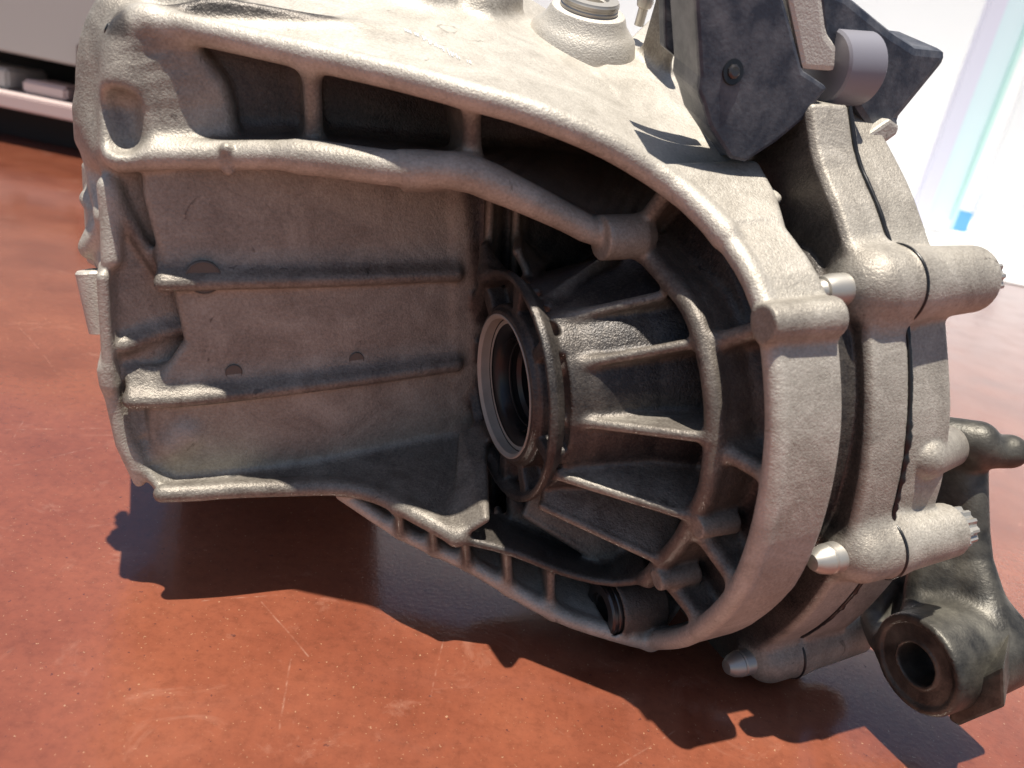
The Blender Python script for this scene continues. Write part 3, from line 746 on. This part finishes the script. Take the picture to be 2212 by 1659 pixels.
# threaded plugs
def plug(c, ax, r, mt):
    o = turned('drain_plug', [(-.004, r), (.001, r), (.0016, r*.97), (.0024, r*.97), (.003, r*1.0), (.0046, r*1.0), (.0052, r*.97), (.006, r*.95), (.0062, r*.62), (.004, r*.58), (.0035, r*.5), (-.003, r*.48), (-.003, .0005)], c, ax, mt, gear, 48)
    return o
p = on_top(1264, 54, -.009)
turned('plug_seat', [(-.012, .034), (-.004, .0315), (.0, .0275), (.003, .0245), (.007, .0228), (.0085, .0218), (.0092, .0195)], p, TN, MT['cast'], gear, 64)
plug(p+TN*.0098, TN, .0172, MT['steel'])
plug(pq, -AX, .0160, MT['steel_dark'])

# ------------------------------------------------------------------ pressed and cast brackets
def prism(name, pts, d, mat_, parent, bev=.0012):
    pts = np.asarray(pts, float); n = len(pts)
    vs = np.concatenate([pts, pts+np.asarray(d)])
    fs = [tuple(range(n)), tuple(range(n, 2*n))[::-1]]+[(i, i+n, (i+1) % n+n, (i+1) % n) for i in range(n)]
    o = newmesh(name, l2w(vs), fs, mat_, parent, False)
    bm = bmesh.new(); bm.from_mesh(o.data); bmesh.ops.recalc_face_normals(bm, faces=bm.faces)
    bmesh.ops.bevel(bm, geom=[e for e in bm.edges if e.calc_face_angle(0) > .4], offset=bev, segments=2, profile=.6, affect='EDGES')
    bm.to_mesh(o.data); bm.free(); return o
def at(k, val, *uv): return [P(u, v, k, val) for u, v in uv]
lb = prism('lever_bracket', at('w', .046, (1500, -40), (1512, 165), (1508, 200), (1520, 230), (1532, 275), (1578, 345), (1610, 352), (1677, 308), (1733, 262), (1775, 208), (1790, 190), (1735, 153), (1693, -5), (1690, -45)), (.004, -.030, .008), MT['blackpaint'], gear, .002)
prism('bracket_wing', at('w', .012, (1434, -40), (1437, 105), (1512, 168), (1570, 110), (1570, -40)), (0, -.006, .002), MT['blackpaint'], gear)
prism('clamp_block', at('w', .044, (1692, -40), (1733, 153), (1804, 157), (1808, 102), (1787, 74), (1772, -40)), (.010, -.024, .006), MT['cast'], gear, .003)
c = P(1800, 146, 'w', .030)
turned('bushing', [(-.006, .0165), (-.005, .0178), (.017, .0178), (.0185, .0165)], c, AX, MT['bush'], gear)
prism('bracket_foot', at('w', .043, (1612, 335), (1668, 292), (1725, 250), (1700, 180), (1625, 200)), (.016, -.075, -.012), MT['blackpaint'], gear, .002)
hb = prism('rear_bracket', at('w', .034, (1760, -40), (1832, -10), (1926, 67), (1980, 102), (2046, 109), (2039, 137), (1941, 257), (1944, 280), (1919, 306), (1881, 288), (1835, 218), (1780, 150)), (.012, -.045, .01), MT['blackpaint'], gear, .004)
prism('bracket_tab', at('w', .040, (1862, 300), (1925, 256), (1944, 270), (1940, 290), (1915, 308)), (.0, -.02, .0), MT['cast'], gear, .002)
turned('rivet', [(0, .0034), (.0012, .0032), (.0018, .0022), (.0016, .0008)], P(1583, 155, 'w', .046), [0, 1, .1], MT['steel_dark'], lb, 8)
turned('rivet_socket', [(-.0002, .0058), (.0006, .0055), (.0006, .0045)], P(1583, 155, 'w', .046), [0, 1, .1], MT['black'], lb, 20)

rb_ = prism('rear_casing', [(-.172, w, v) for w, v in ((-.068, -.040), (-.19, -.116), (-.25, -.124), (-.27, -.02), (-.22, .12), (-.075, .09))], (.15, 0, -.008), MT['cast'], gear, .006)
# lower right mounting arm
H = Field([.165, .02, -.205], [.325, .25, .03], .00125)
pid = H.part('mounting_arm')
bc = P(1976, 1436, 'a', .190)
H.lathe([(.190, .0), (.190, .0265), (.192, .0275), (.235, .0275), (.25, .0265), (.253, .024), (.253, .0)], bc[1:], pid)
arm_l = PL((1985, 1400, 'a', .205), (1985, 1300, 'a', .22), (2010, 1180, 'a', .232), (2030, 1060, 'a', .24), (2050, 960, 'a', .245))
arm_r = PL((2150, 1400, 'a', .235), (2128, 1300, 'a', .24), (2098, 1200, 'a', .245), (2090, 1060, 'a', .248), (2090, 970, 'a', .25))
H.plate(arm_l, arm_r, .018, pid, n=8, k=.008)
H.cap(spl(arm_r, 8), .008, pid, k=.008)
H.cap(spl(PL((1905, 1380, 'a', .20), (1890, 1330, 'a', .21), (1925, 1270, 'a', .225), (1960, 1230, 'a', .24)), 8), .008, pid, k=.008)
H.plate(PL((1900, 1340, 'a', .215), (1930, 1270, 'a', .23)), PL((1990, 1350, 'a', .222), (1990, 1250, 'a', .236)), .008, pid, k=.006)
H.cap(PL((2040, 945, 'a', .235), (2110, 955, 'a', .245)), .012, pid, k=.008)
H.cap(PL((2110, 975, 'a', .245), (2180, 975, 'a', .262)), .0095, pid, k=.004)
H.lathe([(.17, .0), (.17, .0115), (.27, .0115), (.27, .0)], bc[1:], 0, sub=True, k=.001)
H.lathe([(.17, .0135), (.1915, .0135), (.1915, .0225), (.17, .0225)], bc[1:], 0, sub=True, k=.001)
field_objects(H, {}, gear, l2w, MT['oily'])
prism('arm_lug', at('a', .206, (2050, 1500), (2168, 1440), (2171, 1529), (2071, 1571), (2050, 1557)), (.035, -.022, .0), MT['oily'], gear, .002)
